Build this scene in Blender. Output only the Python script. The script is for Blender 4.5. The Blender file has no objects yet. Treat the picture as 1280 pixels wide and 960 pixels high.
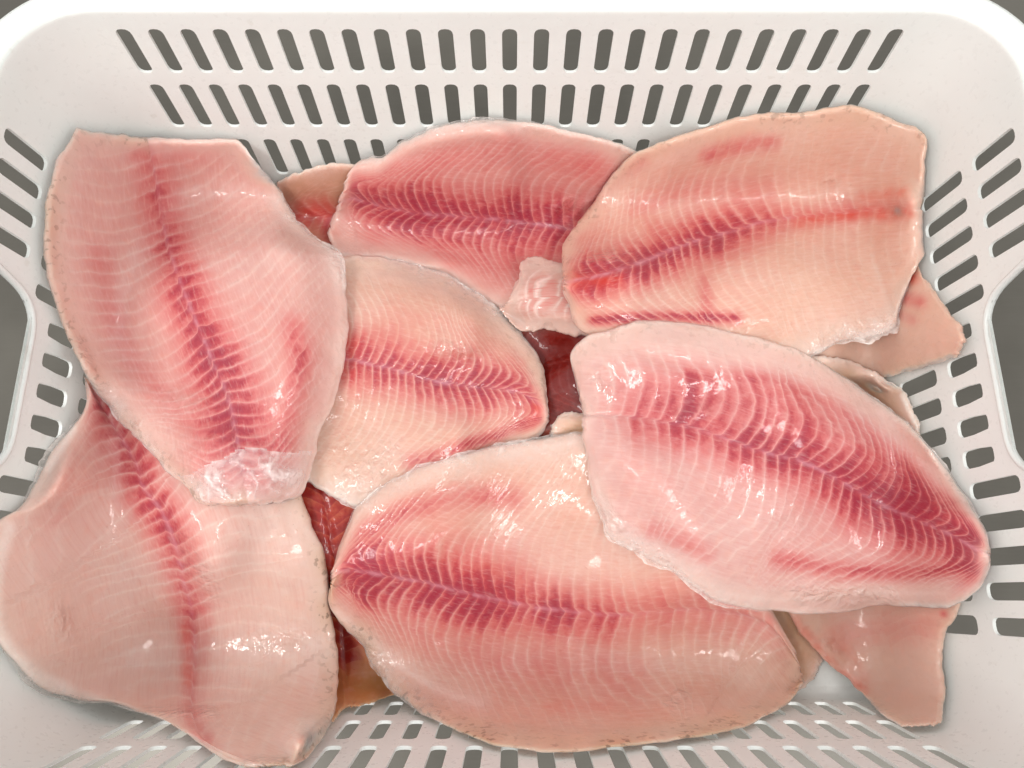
import bpy, math
import numpy as np

# ------------------------------------------------------------------ camera, world, lamps, exposure
scene = bpy.context.scene
col = scene.collection
U = 0.30                                   # camera height above the basket rim (m)
RIM_Z = 0.180                              # rim height above the table
CAM_H = RIM_Z + U
TILT = math.radians(16.0)                  # lean of the view away from straight down
FPX = 924.0                                # focal length in photo pixels (1280 wide)
cam_data = bpy.data.cameras.new("camera")
cam_data.sensor_width = 36.0
cam_data.lens = 36.0 * FPX / 1280.0
cam_data.clip_start = 0.01
cam_data.clip_end = 50.0
cam = bpy.data.objects.new("camera", cam_data)
col.objects.link(cam)
cam.location = (0, 0, CAM_H)
cam.rotation_euler = (TILT, 0, 0)
scene.camera = cam

world = bpy.data.worlds.new("World")
scene.world = world
world.use_nodes = True
wbg = world.node_tree.nodes["Background"]
wbg.inputs[0].default_value = (1.0, 0.995, 0.965, 1)
wbg.inputs[1].default_value = 0.80


def lamp(name, loc, aim, sx, sy, power, colour):
    d = bpy.data.lights.new(name, 'AREA')
    d.shape = 'RECTANGLE'
    d.size, d.size_y = sx, sy
    d.energy = power
    d.color = colour
    o = bpy.data.objects.new(name, d)
    col.objects.link(o)
    o.location = loc
    v = np.array(aim, float) - np.array(loc, float)
    from mathutils import Vector
    o.rotation_euler = Vector(v).to_track_quat('-Z', 'Y').to_euler()
    return o


lamp("ceiling_lamp", (-0.95, -0.35, 1.75), (0, 0.1, 0.1), 1.0, 0.2, 15, (1.0, 0.975, 0.94))
lamp("ceiling_lamp", (0.75, -0.75, 1.85), (0, 0.1, 0.1), 1.0, 0.2, 12, (1.0, 0.985, 0.96))

vs = scene.view_settings
vs.view_transform = 'Standard'
vs.look = 'None'
vs.exposure = 0.36
vs.gamma = 1.0
vs.use_curve_mapping = False
scene.cycles.use_denoising = True
scene.cycles.max_bounces = 6
scene.cycles.use_adaptive_sampling = True
scene.cycles.adaptive_threshold = 0.02


# ------------------------------------------------------------------ node helper
class NT:
    def __init__(self, name):
        self.m = bpy.data.materials.new(name)
        self.m.use_nodes = True
        self.t = self.m.node_tree
        self.b = self.t.nodes["Principled BSDF"]

    def link(self, a, b):
        self.t.links.new(a, b)

    def put(self, sock, v):
        if isinstance(v, bpy.types.NodeSocket):
            self.link(v, sock)
        elif isinstance(v, (tuple, list)):
            sock.default_value = tuple(v) if len(v) == len(sock.default_value) else tuple(v) + (1,)
        else:
            sock.default_value = v

    def math(self, op, a, b=0.0, c=None, clamp=False):
        n = self.t.nodes.new('ShaderNodeMath')
        n.operation = op
        n.use_clamp = clamp
        self.put(n.inputs[0], a)
        self.put(n.inputs[1], b)
        if c is not None:
            self.put(n.inputs[2], c)
        return n.outputs[0]

    def mix(self, f, a, b):
        n = self.t.nodes.new('ShaderNodeMix')
        n.data_type = 'RGBA'
        self.put(n.inputs[0], f)
        self.put(n.inputs[6], a)
        self.put(n.inputs[7], b)
        return n.outputs[2]

    def attr(self, name):
        n = self.t.nodes.new('ShaderNodeAttribute')
        n.attribute_name = name
        return n.outputs['Fac']

    def coord(self):
        return self.t.nodes.new('ShaderNodeTexCoord').outputs['Object']

    def mapping(self, vec, scale):
        n = self.t.nodes.new('ShaderNodeMapping')
        self.link(vec, n.inputs[0])
        n.inputs['Scale'].default_value = scale
        return n.outputs[0]

    def noise(self, scale, detail=2.0, rough=0.5, vec=None, dist=0.0):
        n = self.t.nodes.new('ShaderNodeTexNoise')
        n.inputs['Scale'].default_value = scale
        n.inputs['Detail'].default_value = detail
        n.inputs['Roughness'].default_value = rough
        n.inputs['Distortion'].default_value = dist
        self.link(vec if vec is not None else self.coord(), n.inputs['Vector'])
        return n.outputs[0]

    def ramp(self, v, lo, hi, a=0.0, b=1.0, smooth=True):
        n = self.t.nodes.new('ShaderNodeMapRange')
        n.interpolation_type = 'SMOOTHSTEP' if smooth else 'LINEAR'
        self.put(n.inputs[0], v)
        n.inputs[1].default_value = lo
        n.inputs[2].default_value = hi
        n.inputs[3].default_value = a
        n.inputs[4].default_value = b
        return n.outputs[0]

    def bump(self, h, strength, dist, prev=None):
        n = self.t.nodes.new('ShaderNodeBump')
        self.put(n.inputs['Strength'], strength)
        n.inputs['Distance'].default_value = dist
        self.put(n.inputs['Height'], h)
        if prev is not None:
            self.link(prev, n.inputs['Normal'])
        return n.outputs[0]


def lin(r, g, b):
    f = lambda c: (c / 255 / 12.92) if c / 255 <= 0.04045 else ((c / 255 + 0.055) / 1.055) ** 2.4
    return (f(r), f(g), f(b))


# ------------------------------------------------------------------ materials of the basket and table
def plastic_material():
    n = NT("white_basket_plastic")
    big = n.noise(14, 3)
    fine = n.noise(320, 3)
    spots = n.noise(95, 2)
    c = n.mix(n.ramp(big, 0.35, 0.7), (0.865, 0.885, 0.87), (0.89, 0.91, 0.895))
    c = n.mix(n.ramp(spots, 0.70, 0.78, 0, 0.18), c, (0.55, 0.52, 0.45))
    n.put(n.b.inputs['Base Color'], c)
    n.put(n.b.inputs['Roughness'], n.ramp(fine, 0.3, 0.7, 0.26, 0.42))
    scr = n.noise(30, 3, 0.6, n.mapping(n.coord(), (1.0, 14.0, 3.0)))
    c = n.mix(n.ramp(scr, 0.62, 0.72, 0, 0.10), c, (0.66, 0.64, 0.58))
    stain = n.noise(7, 4, 0.6)
    c = n.mix(n.ramp(stain, 0.55, 0.75, 0, 0.12), c, (0.74, 0.70, 0.60))
    n.put(n.b.inputs['Base Color'], c)
    n.put(n.b.inputs['Normal'], n.bump(n.noise(60, 3), 0.08, 0.004))
    tr = n.t.nodes.new('ShaderNodeBsdfTranslucent')
    n.put(tr.inputs[0], c)
    mx = n.t.nodes.new('ShaderNodeMixShader')
    mx.inputs[0].default_value = 0.27
    n.link(n.b.outputs[0], mx.inputs[1]); n.link(tr.outputs[0], mx.inputs[2])
    n.link(mx.outputs[0], n.t.nodes['Material Output'].inputs[0])
    return n.m


def steel_material():
    n = NT("brushed_steel")
    v = n.mapping(n.coord(), (5, 70, 1))
    brush = n.noise(6, 4, 0.7, v)
    blot = n.noise(9, 3)
    c = n.mix(n.ramp(blot, 0.35, 0.7), (0.088, 0.081, 0.069), (0.118, 0.110, 0.094))
    c = n.mix(n.ramp(brush, 0.45, 0.8, 0, 0.14), c, (0.15, 0.14, 0.125))
    n.put(n.b.inputs['Base Color'], c)
    n.b.inputs['Metallic'].default_value = 0.4
    n.put(n.b.inputs['Roughness'], n.ramp(blot, 0.3, 0.8, 0.28, 0.4))
    return n.m


PLASTIC = plastic_material()
STEEL = steel_material()


def mesh_obj(name, verts, faces, mat, parent=None, sharp=35):
    me = bpy.data.meshes.new(name)
    me.from_pydata([tuple(map(float, v)) for v in verts], [], faces)
    me.polygons.foreach_set('use_smooth', [True] * len(me.polygons))
    me.update()
    if sharp:
        me.set_sharp_from_angle(angle=math.radians(sharp))
    me.materials.append(mat)
    o = bpy.data.objects.new(name, me)
    col.objects.link(o)
    o.parent = parent
    return o


# ------------------------------------------------------------------ the table (setting)
tb = mesh_obj("table_top", [(-1.5, -1.2, -0.04), (1.5, -1.2, -0.04), (1.5, 1.4, -0.04), (-1.5, 1.4, -0.04),
                            (-1.5, -1.2, 0), (1.5, -1.2, 0), (1.5, 1.4, 0), (-1.5, 1.4, 0)],
              [(4, 5, 6, 7), (3, 2, 1, 0), (0, 1, 5, 4), (1, 2, 6, 5), (2, 3, 7, 6), (3, 0, 4, 7)], STEEL)
tb["kind"] = "structure"
tb["label"] = "dark brushed steel table under the basket"

# ------------------------------------------------------------------ the basket
HX, HY, CX, CY = 0.815 * U, 0.586 * U, -0.0012, 0.334 * U   # inner half sizes and centre at the rim
RC = 0.040                                   # inner corner radius at the rim
DRAFT = 0.10
SX, SY = HX - RC, HY - RC                    # straight half lengths, the same at every depth
PITCH = 0.0545 * U
THICK = 0.0017
FLOOR_H = 1.585                              # camera-to-floor distance in units of U


def zq(q):
    return CAM_H - q * U


def inset(q):                                # inward offset of the wall at depth q, with a rounded foot
    d = DRAFT * (q - 1.0) * U
    return d


SEG = [2 * SX, math.pi / 2 * RC, 2 * SY, math.pi / 2 * RC] * 2     # back, corner, right ... nominal lengths


def wall_point(side, a, q, out=0.0):
    """side 0 back,1 right,2 front,3 left: a along the straight part; side 4..7: corner after side-4, a = 0..1"""
    ins = inset(q)
    r = RC - ins + out
    hx, hy = HX - ins + out, HY - ins + out
    if q > 1.565:                            # rounded foot: turn in towards the floor
        f = (q - 1.565) / (FLOOR_H - 1.565)
        k = 0.006 * (1 - math.sqrt(max(0.0, 1 - f * f)))
        r -= k; hx -= k; hy -= k
    if side == 0: x, y = a, hy
    elif side == 1: x, y = hx, -a
    elif side == 2: x, y = -a, -hy
    elif side == 3: x, y = -hx, a
    else:
        c = [(SX, SY, 90), (SX, -SY, 0), (-SX, -SY, -90), (-SX, SY, 180)][side - 4]
        th = math.radians(c[2] - 90 * a)
        x, y = c[0] + r * math.cos(th), c[1] + r * math.sin(th)
    return (CX + x, CY + y, zq(q))


basket = bpy.data.objects.new("plastic_basket", None)
col.objects.link(basket)
basket.location = (CX, CY, 0)
basket["label"] = "white slotted plastic basket with side handle openings, full of fish fillets"
basket["category"] = "basket"


def local(vs_):
    return [(v[0] - CX, v[1] - CY, v[2]) for v in vs_]


ROWS = [(1.010, 1.140), (1.140, 1.285), (1.285, 1.432), (1.432, 1.565)]
SLOT = [(1.031, 1.128), (1.155, 1.268), (1.303, 1.415), (1.450, 1.548)]
VB = [-1, -0.88, -0.76, 0, 0.76, 0.88, 1]
VA = [-1, -0.5, 0, 0.5, 1]


def qpos(row):
    q0, q1 = ROWS[row]
    return [(q0 + q1) / 2 + (q1 - q0) / 2 * b for b in VB]


QTOP = [0.997, 1.010]
QBOT = [1.565, 1.571, 1.577, 1.582, FLOOR_H]
ALLQ = sorted(set(round(q, 6) for q in QTOP + QBOT + sum([qpos(r) for r in range(4)], [])))

wv, wf, wkey = [], [], {}


def V(side, a, q):
    """index of the inner vertex; the outer one is the next index"""
    k = (side, round(a, 6), round(q, 6))
    if side < 4:                             # share the corner ends with the straights
        L = SX if side in (0, 2) else SY
        if abs(abs(a) - L) < 1e-7:
            k = ('c', side if a > 0 else (side + 3) % 4, 0 if a > 0 else 1, round(q, 6))
    elif a < 1e-7 or a > 1 - 1e-7:
        k = ('c', side - 4, 0 if a < 0.5 else 1, round(q, 6))
    if k not in wkey:
        wkey[k] = len(wv)
        wv.append(wall_point(side, a, q)); wv.append(wall_point(side, a, q, THICK))
    return wkey[k]


def wquad(i, j, k, l):
    wf.append((i, j, k, l)); wf.append((l + 1, k + 1, j + 1, i + 1))


def wedge_hole(loop):                        # wall of a hole: loop of inner indices
    for i in range(len(loop)):
        a, b = loop[i], loop[(i + 1) % len(loop)]
        wf.append((a, a + 1, b + 1, b))


def band(side, avals, qvals):
    for i in range(len(avals) - 1):
        for j in range(len(qvals) - 1):
            wquad(V(side, avals[i], qvals[j]), V(side, avals[i], qvals[j + 1]),
                  V(side, avals[i + 1], qvals[j + 1]), V(side, avals[i + 1], qvals[j]))


def rounded(a, b, hw, hl, r):
    x, y = a * hw, b * hl
    cx, cy = max(-(hw - r), min(hw - r, x)), max(-(hl - r), min(hl - r, y))
    dx, dy = x - cx, y - cy
    d = math.hypot(dx, dy)
    if d > 1e-9 and abs(x) > hw - r - 1e-9 and abs(y) > hl - r - 1e-9:
        return cx + dx / d * r, cy + dy / d * r
    return x, y


def slot_cell(side, ac, qs, s0, s1, bs, hw=0.0039, jit=0.0):
    """a cell of wall with one rounded slot; qs = border heights, bs = their -1..1 values"""
    h = PITCH / 2
    border, inner = [], []
    pts = [(VA[i], bs[0]) for i in range(4)] + [(1, b) for b in bs[:-1]] + \
          [(VA[4 - i], bs[-1]) for i in range(4)] + [(-1, b) for b in reversed(bs[1:])]
    qc, hl = (s0 + s1) / 2, (s1 - s0) / 2 * U
    q0, q1 = qs[0], qs[-1]
    for a, b in pts:
        qb = qs[bs.index(b)]
        border.append(V(side, ac + a * h, qb))
        x, y = rounded(a, b, hw, hl, 0.0033)
        inner.append(V(side, ac + x, qc + y / U + jit))
    n = len(pts)
    for i in range(n):
        j = (i + 1) % n
        wquad(border[i], inner[i], inner[j], border[j])
    wedge_hole(inner[::-1])


OPEN_TOP, OPEN_BOT = 1.032, 1.164
HSIDE = []


def handle_region(side, centres):
    """one wide opening under the rim with rounded corners"""
    h = PITCH / 2
    q3 = qpos(1)[2]
    c4, c10 = centres[4], centres[10]
    out = []
    for c in centres[4:11]:
        out += [(c + VA[i] * h, ROWS[0][0]) for i in range(4)]
    out += [(c10 + h, q) for q in qpos(0)[:-1]]
    out += [(c10 + VA[4 - i] * h, ROWS[0][1]) for i in range(4)]
    out += [(c10 - h, q) for q in qpos(1)[:2]]
    for c in reversed(centres[5:10]):
        out += [(c + VA[4 - i] * h, q3) for i in range(4)]
    out += [(c4 + h, q) for q in reversed(qpos(1)[1:3])]
    out += [(c4 + VA[4 - i] * h, ROWS[0][1]) for i in range(4)]
    out += [(c4 - h, q) for q in reversed(qpos(0)[1:])]
    cm, qm = centres[7], 1.095
    # opening outline: rounded trapezoid, wider at the top
    wt, wb = 0.176 * U, 0.139 * U
    corners = [(-wt, (OPEN_TOP - qm) * U), (wt, (OPEN_TOP - qm) * U), (wb, (OPEN_BOT - qm) * U), (-wb, (OPEN_BOT - qm) * U)]
    poly = []
    rad = [0.010, 0.010, 0.017, 0.017]
    for i in range(4):
        p = np.array(corners[i]); a = np.array(corners[i - 1]); b = np.array(corners[(i + 1) % 4])
        u1 = (a - p) / np.linalg.norm(a - p); u2 = (b - p) / np.linalg.norm(b - p)
        for k in range(9):
            t = k / 8
            poly.append((p + u1 * rad[i] * (1 - t) ** 2 + u2 * rad[i] * t * t))
    poly = np.array(poly)

    def hit(d):
        best = None
        for i in range(len(poly)):
            p, q = poly[i], poly[(i + 1) % len(poly)]
            e = q - p
            den = d[0] * e[1] - d[1] * e[0]
            if abs(den) < 1e-12: continue
            t = (p[0] * e[1] - p[1] * e[0]) / den
            s = (p[0] * d[1] - p[1] * d[0]) / den
            if t > 0 and -1e-6 <= s <= 1 + 1e-6 and (best is None or t < best): best = t
        return best

    ob, ib, loop3 = [], [], []
    for a, q in out:
        d = np.array([a - cm, (q - qm) * U])
        t = hit(d)
        ob.append(V(side, a, q))
        ia, iq = cm + d[0] * t, qm + d[1] * t / U
        ib.append(V(side, ia, iq))
    n = len(out)
    for i in range(n):
        j = (i + 1) % n
        wquad(ob[i], ib[i], ib[j], ob[j])
    wedge_hole(ib[::-1])
    # bead round the opening
    for k in range(len(poly)):
        loop3.append((cm + poly[k][0], qm + poly[k][1] / U))
    HSIDE.append((side, loop3))


for side in range(4):
    ncol = 25 if side in (0, 2) else 15
    L = SX if side in (0, 2) else SY
    cs = [(i - (ncol - 1) / 2) * PITCH for i in range(ncol)]
    for r in range(4):
        qs = qpos(r)
        e0 = cs[0] - PITCH / 2
        m = [-L, -L + (e0 + L) * 0.5, e0]
        band(side, m, qs)
        band(side, [-x for x in reversed(m)], qs)
        for i, c in enumerate(cs):
            if ncol == 15 and r == 0 and 4 <= i <= 10: continue
            if ncol == 15 and r == 1 and 5 <= i <= 9:
                slot_cell(side, c, qs[2:], 1.198, SLOT[1][1] + 0.004, [-1, 0, 0.76, 0.88, 1], hw=0.0047)
                continue
            slot_cell(side, c, qs, SLOT[r][0], SLOT[r][1], VB, hw=0.0039 if ncol == 25 else (0.0042 if r < 2 else 0.0048))
        if ncol == 15 and r == 0: handle_region(side, cs)
    av = [-L, -L + (cs[0] - PITCH / 2 + L) * 0.5]
    for c in cs: av += [c + VA[i] * PITCH / 2 for i in range(4)]
    av += [cs[-1] + PITCH / 2, L - (cs[0] - PITCH / 2 + L) * 0.5, L]
    band(side, av, QTOP)
    band(side, av, QBOT)
for side in range(4, 8):
    band(side, [i / 10 for i in range(11)], ALLQ)
mesh_obj("wall", local(wv), wf, PLASTIC, basket, 40)

# bead that lines each handle opening
for side, lp in HSIDE:
    bv, bf = [], []
    n = len(lp)
    cen = np.mean([wall_point(side, a, q, THICK / 2) for a, q in lp], axis=0)
    P = np.array([wall_point(side, a, q, THICK / 2) for a, q in lp])
    for i in range(n):
        t = P[(i + 1) % n] - P[i - 1]; t /= np.linalg.norm(t)
        o = P[i] - cen; o -= t * o.dot(t); o /= np.linalg.norm(o)
        w = np.cross(t, o)
        for k in range(8):
            an = 2 * math.pi * k / 8
            bv.append(P[i] + o * (0.0010 + 0.0015 * math.cos(an)) + w * 0.0022 * math.sin(an))
    for i in range(n):
        for k in range(8):
            bf.append((i * 8 + k, i * 8 + (k + 1) % 8, ((i + 1) % n) * 8 + (k + 1) % 8, ((i + 1) % n) * 8 + k))
    mesh_obj("handle_edge", local(bv), bf, PLASTIC, basket, 0)

# rolled rim: a profile swept round the top
prof = [(0.0004, -0.0002), (0.0008, 0.0014), (0.0022, 0.0028), (0.0045, 0.0034), (0.009, 0.0032), (0.0140, 0.0024),
        (0.0175, 0.0010), (0.0192, -0.0012), (0.0196, -0.0050), (0.0196, -0.0130), (0.0176, -0.0130), (0.0174, -0.0045),
        (0.0150, -0.0012), (0.0090, 0.0004), (0.0028, 0.0000)]
path = []
for side in range(4):
    L = SX if side in (0, 2) else SY
    for i in range(12): path.append((side, -L + 2 * L * i / 12))
    for i in range(14): path.append((side + 4, i / 14))
rv, rf = [], []
for s_, a_ in path:
    for o_, z_ in prof:
        x, y, z = wall_point(s_, a_, 1.0, o_)
        rv.append((x, y, RIM_Z + z_))
n, m = len(path), len(prof)
for i in range(n):
    for k in range(m):
        rf.append((i * m + k, i * m + (k + 1) % m, ((i + 1) % n) * m + (k + 1) % m, ((i + 1) % n) * m + k))
mesh_obj("rim", local(rv), rf, PLASTIC, basket, 50)

# floor: slotted sheet with a rounded outline
fv, ff = [], []
FZ = zq(FLOOR_H)
fi = inset(FLOOR_H) + 0.006
fpx, fpy = 0.034, 0.0165
ncx, ncy = 12, 17
fx0, fy0 = -ncx / 2 * fpx, -ncy / 2 * fpy
fkey = {}


def FV(x, y):
    k = (round(x, 6), round(y, 6))
    if k not in fkey:
        fkey[k] = len(fv)
        fv.append((x, y, FZ)); fv.append((x, y, FZ - 0.003))
    return fkey[k]


def fq(idx):
    ff.append(tuple(idx)); ff.append(tuple(i + 1 for i in reversed(idx)))


for i in range(ncx):
    for j in range(ncy):
        cx_, cy_ = fx0 + (i + 0.5) * fpx, fy0 + (j + 0.5) * fpy
        pts = [(b, -1) for b in VB[:-1]] + [(1, a) for a in VA[:-1]] + [(b, 1) for b in reversed(VB[1:])] + [(-1, a) for a in reversed(VA[1:])]
        B = [FV(cx_ + a * fpx / 2, cy_ + b * fpy / 2) for a, b in pts]
        I = []
        for a, b in pts:
            x, y = rounded(a, b, 0.013, 0.0038, 0.0033)
            I.append(FV(cx_ + x, cy_ + y))
        for k in range(len(pts)):
            l = (k + 1) % len(pts)
            fq([B[k], B[l], I[l], I[k]])
            ff.append((I[k], I[l], I[l] + 1, I[k] + 1))
ring = []
for side in range(4):
    L = SX if side in (0, 2) else SY
    for i in range(16): ring.append(wall_point(side, -L + 2 * L * i / 16, FLOOR_H))
    for i in range(10): ring.append(wall_point(side + 4, i / 10, FLOOR_H))
hx_, hy_ = ncx / 2 * fpx, ncy / 2 * fpy
oi, ii = [], []
for x, y, z in ring:
    x -= CX; y -= CY
    s = max(abs(x) / hx_, abs(y) / hy_)
    oi.append(FV(x, y)); ii.append(FV(x / s, y / s))
for k in range(len(ring)):
    l = (k + 1) % len(ring)
    fq([oi[k], oi[l], ii[l], ii[k]])
mesh_obj("floor", fv, ff, PLASTIC, basket, 40)

# ------------------------------------------------------------------ fish fillets
RNG = np.random.default_rng(7)


def ray_xy(u, v, z):
    a = (u - 640.0) / FPX
    b = (480.0 - v) / FPX
    dy = math.sin(TILT) + b * math.cos(TILT)
    dz = -math.cos(TILT) + b * math.sin(TILT)
    k = (z - CAM_H) / dz
    return a * k, dy * k


def sdf_wall(x, y, z):
    """> 0 where the point is in or beyond the basket wall"""
    ins = DRAFT * np.maximum(RIM_Z - z, 0) + 0.0022
    r = RC - ins
    qx, qy = np.abs(x - CX) - SX, np.abs(y - CY) - SY
    return np.hypot(np.maximum(qx, 0), np.maximum(qy, 0)) + np.minimum(np.maximum(qx, qy), 0) - r


HM_RES = 0.002
HM_N = (260, 200)
HM_O = (-0.26, -0.10)
hmap = np.full(HM_N, FZ + 0.0002)


def hm_index(x, y):
    i = np.clip(((x - HM_O[0]) / HM_RES).astype(int), 0, HM_N[0] - 1)
    j = np.clip(((y - HM_O[1]) / HM_RES).astype(int), 0, HM_N[1] - 1)
    return i, j


def blur(a, n):
    k = np.hanning(2 * n + 3)[1:-1]
    k /= k.sum()
    p = np.pad(a, ((n, n), (0, 0)), 'edge')
    a = sum(k[i] * p[i:i + a.shape[0]] for i in range(2 * n + 1))
    p = np.pad(a, ((0, 0), (n, n)), 'edge')
    return sum(k[i] * p[:, i:i + a.shape[1]] for i in range(2 * n + 1))


def vnoise(x, y, scale, seed):
    r = np.random.default_rng(seed).random((64, 64))
    x, y = x * scale, y * scale
    i, j = np.floor(x).astype(int), np.floor(y).astype(int)
    fx, fy = x - i, y - j
    fx, fy = fx * fx * (3 - 2 * fx), fy * fy * (3 - 2 * fy)
    g = lambda a, b: r[a % 64, b % 64]
    return (g(i, j) * (1 - fx) + g(i + 1, j) * fx) * (1 - fy) + (g(i, j + 1) * (1 - fx) + g(i + 1, j + 1) * fx) * fy - 0.5


def curve(pts, s):
    """Catmull-Rom through pts, resampled by arc length at s in 0..1"""
    p = np.array(pts, float)
    if len(p) > 2:
        e = np.vstack([2 * p[0] - p[1], p, 2 * p[-1] - p[-2]])
        out = []
        for i in range(1, len(e) - 2):
            t = np.linspace(0, 1, 10, endpoint=False)[:, None]
            a, b, c, d = e[i - 1], e[i], e[i + 1], e[i + 2]
            out.append(0.5 * (2 * b + (c - a) * t + (2 * a - 5 * b + 4 * c - d) * t ** 2 + (3 * b - a - 3 * c + d) * t ** 3))
        p = np.vstack(out + [p[-1:]])
    l = np.concatenate([[0], np.cumsum(np.hypot(*np.diff(p, axis=0).T))])
    l /= l[-1]
    return np.stack([np.interp(s, l, p[:, 0]), np.interp(s, l, p[:, 1])], -1)


def project(pu, pv, line):
    """arc length along a polyline, distance to it and fraction for each point"""
    d = np.full(pu.shape, 1e9); arc = np.zeros(pu.shape)
    l = np.concatenate([[0], np.cumsum(np.hypot(*np.diff(line, axis=0).T))])
    for i in range(len(line) - 1):
        a, b = line[i], line[i + 1]
        e = b - a
        L = np.hypot(*e)
        t = ((pu - a[0]) * e[0] + (pv - a[1]) * e[1]) / (L * L + 1e-9)
        lo = -1e9 if i == 0 else 0.0
        hi = 1e9 if i == len(line) - 2 else 1.0
        tc = np.clip(t, max(lo, -3) if i == 0 else 0, min(hi, 3) if i == len(line) - 2 else 1)
        dd = np.hypot(pu - a[0] - e[0] * tc, pv - a[1] - e[1] * tc)
        m = dd < d
        d[m] = dd[m]; arc[m] = (l[i] + tc * L)[m]
    return arc, d, arc / l[-1]


def fillet_material(name, flesh, flesh2, red, deep, seed, sept=1.0, warm=0.0):
    flesh, flesh2 = [tuple(c * k for c, k in zip(f_, (0.83, 0.835, 0.845))) for f_ in (flesh, flesh2)]
    n = NT(name)
    co = n.coord()
    ph, rd, vi, pa, ed, wet, spk, sp = [n.attr(k) for k in ("phase", "red", "vivid", "pale", "edge", "wet", "speck", "sept")]
    mp = n.t.nodes.new('ShaderNodeMapping')
    n.link(co, mp.inputs[0])
    mp.inputs['Location'].default_value = (seed * 0.37, seed * 0.71, 0)
    v = mp.outputs[0]
    big = n.noise(28, 3, 0.5, v)
    mid = n.noise(130, 2, 0.55, v)
    fine = n.noise(620, 2, 0.6, v)
    wob = n.math('MULTIPLY', n.math('SUBTRACT', mid, 0.5), 0.38)
    p = n.math('ADD', ph, wob)
    fr = n.math('FRACT', p)
    tri = n.math('ABSOLUTE', n.math('SUBTRACT', fr, 0.5))            # 0 centre of a muscle block, 0.5 on a seam
    soft = n.math('MULTIPLY', n.ramp(tri, 0.16, 0.5), 0.55)
    line = n.math('MULTIPLY', n.math('ADD', soft, n.math('MULTIPLY', n.ramp(tri, 0.36, 0.49), 0.45)), sp)
    line = n.math('MULTIPLY', line, n.ramp(mid, 0.25, 0.6, 0.6, 1.0))
    line = n.math('MULTIPLY', line, n.ramp(big, 0.36, 0.58, 0.35, 1.0))
    # per-block variation
    blk = n.t.nodes.new('ShaderNodeTexWhiteNoise'); blk.noise_dimensions = '1D'
    n.link(n.math('FLOOR', p), blk.inputs['W'])
    base = n.mix(n.ramp(big, 0.35, 0.68), flesh, flesh2)
    base = n.mix(n.math('MULTIPLY', n.ramp(mid, 0.5, 0.75), 0.2), base, lin(226, 176, 158))
    base = n.mix(n.math('MULTIPLY', n.math('SUBTRACT', 1.0, n.math('MULTIPLY', line, 1.25), clamp=True), n.math('MULTIPLY', sp, 0.13)), base, lin(202, 120, 114))
    r = n.math('MULTIPLY', rd, n.ramp(mid, 0.25, 0.7, 0.90, 1.10))
    r = n.math('MULTIPLY', r, n.math('ADD', 0.84, n.math('MULTIPLY', blk.outputs[0], 0.20)))
    r = n.math('MULTIPLY', r, n.ramp(fr, 0.0, 1.0, 0.82, 1.12, False))
    r = n.math('MULTIPLY', r, n.math('SUBTRACT', 1.0, n.math('MULTIPLY', line, 0.38)))
    r = n.math('ADD', r, n.math('MULTIPLY', n.math('MULTIPLY', rd, n.math('SUBTRACT', fine, 0.5)), 0.22))
    c = n.mix(n.ramp(r, 0.0, 0.84, 0, 1, False), base, red)
    c = n.mix(n.ramp(r, 0.56, 1.05, 0, 0.95), c, deep)
    c = n.mix(n.math('MULTIPLY', vi, n.ramp(mid, 0.3, 0.65, 0.5, 1.0)), c, lin(205, 62, 38))
    c = n.mix(n.math('MULTIPLY', line, n.math('ADD', 0.13 * sept, n.math('MULTIPLY', rd, 0.20), clamp=True)), c, n.mix(n.ramp(rd, 0.2, 0.8), (0.74, 0.53, 0.49), (0.64, 0.33, 0.33)))
    palef = n.math('MULTIPLY', pa, n.ramp(fine, 0.3, 0.7, 0.75, 1.0), clamp=True)
    c = n.mix(palef, c, n.mix(n.ramp(pa, 0.6, 0.95), lin(212, 182, 172), lin(234, 220, 214)))
    # fine fibres and pale grains of fat
    cv = n.t.nodes.new('ShaderNodeCombineXYZ')
    n.put(cv.inputs[0], n.math('MULTIPLY', ph, 0.9)); n.put(cv.inputs[1], n.math('MULTIPLY', n.attr("lat"), 0.30))
    fib = n.noise(1.0, 2, 0.6, cv.outputs[0])
    c = n.mix(n.math('MULTIPLY', n.ramp(fib, 0.48, 0.75, 0, 0.15), n.ramp(sp, 0.1, 0.6)), c, (0.82, 0.63, 0.58))
    c = n.mix(n.math('MULTIPLY', n.ramp(fib, 0.5, 0.28, 0, 0.14), sp), c, lin(196, 100, 96))
    c = n.mix(n.math('MULTIPLY', n.attr("midline"), n.ramp(mid, 0.35, 0.65, 0.1, 0.6)), c, lin(206, 146, 158))
    c = n.mix(n.math('MULTIPLY', spk, 0.6), c, lin(180, 146, 116))
    sk = n.math('MULTIPLY', spk, n.ramp(n.noise(260, 2, 0.5, v), 0.55, 0.66, 0, 0.8))
    c = n.mix(sk, c, (0.12, 0.085, 0.06))
    n.put(n.b.inputs['Base Color'], c)
    n.b.inputs['Subsurface Weight'].default_value = 0.8
    n.b.inputs['Subsurface Radius'].default_value = (1.0, 0.65, 0.55)
    n.b.inputs['Subsurface Scale'].default_value = 0.0065
    n.b.inputs['IOR'].default_value = 1.40
    n.b.inputs['Specular IOR Level'].default_value = 0.32
    ro = n.ramp(fine, 0.3, 0.7, 0.40, 0.52)
    ro = n.math('SUBTRACT', ro, n.math('MULTIPLY', wet, 0.16))
    n.put(n.b.inputs['Roughness'], ro)
    n.put(n.b.inputs['Coat Weight'], n.math('ADD', n.ramp(big, 0.35, 0.65, 0.2, 0.5), n.math('MULTIPLY', wet, 0.7), clamp=True))
    n.b.inputs['Coat Roughness'].default_value = 0.045
    wn = n.noise(170, 2, 0.5, v, 0.3)
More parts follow.
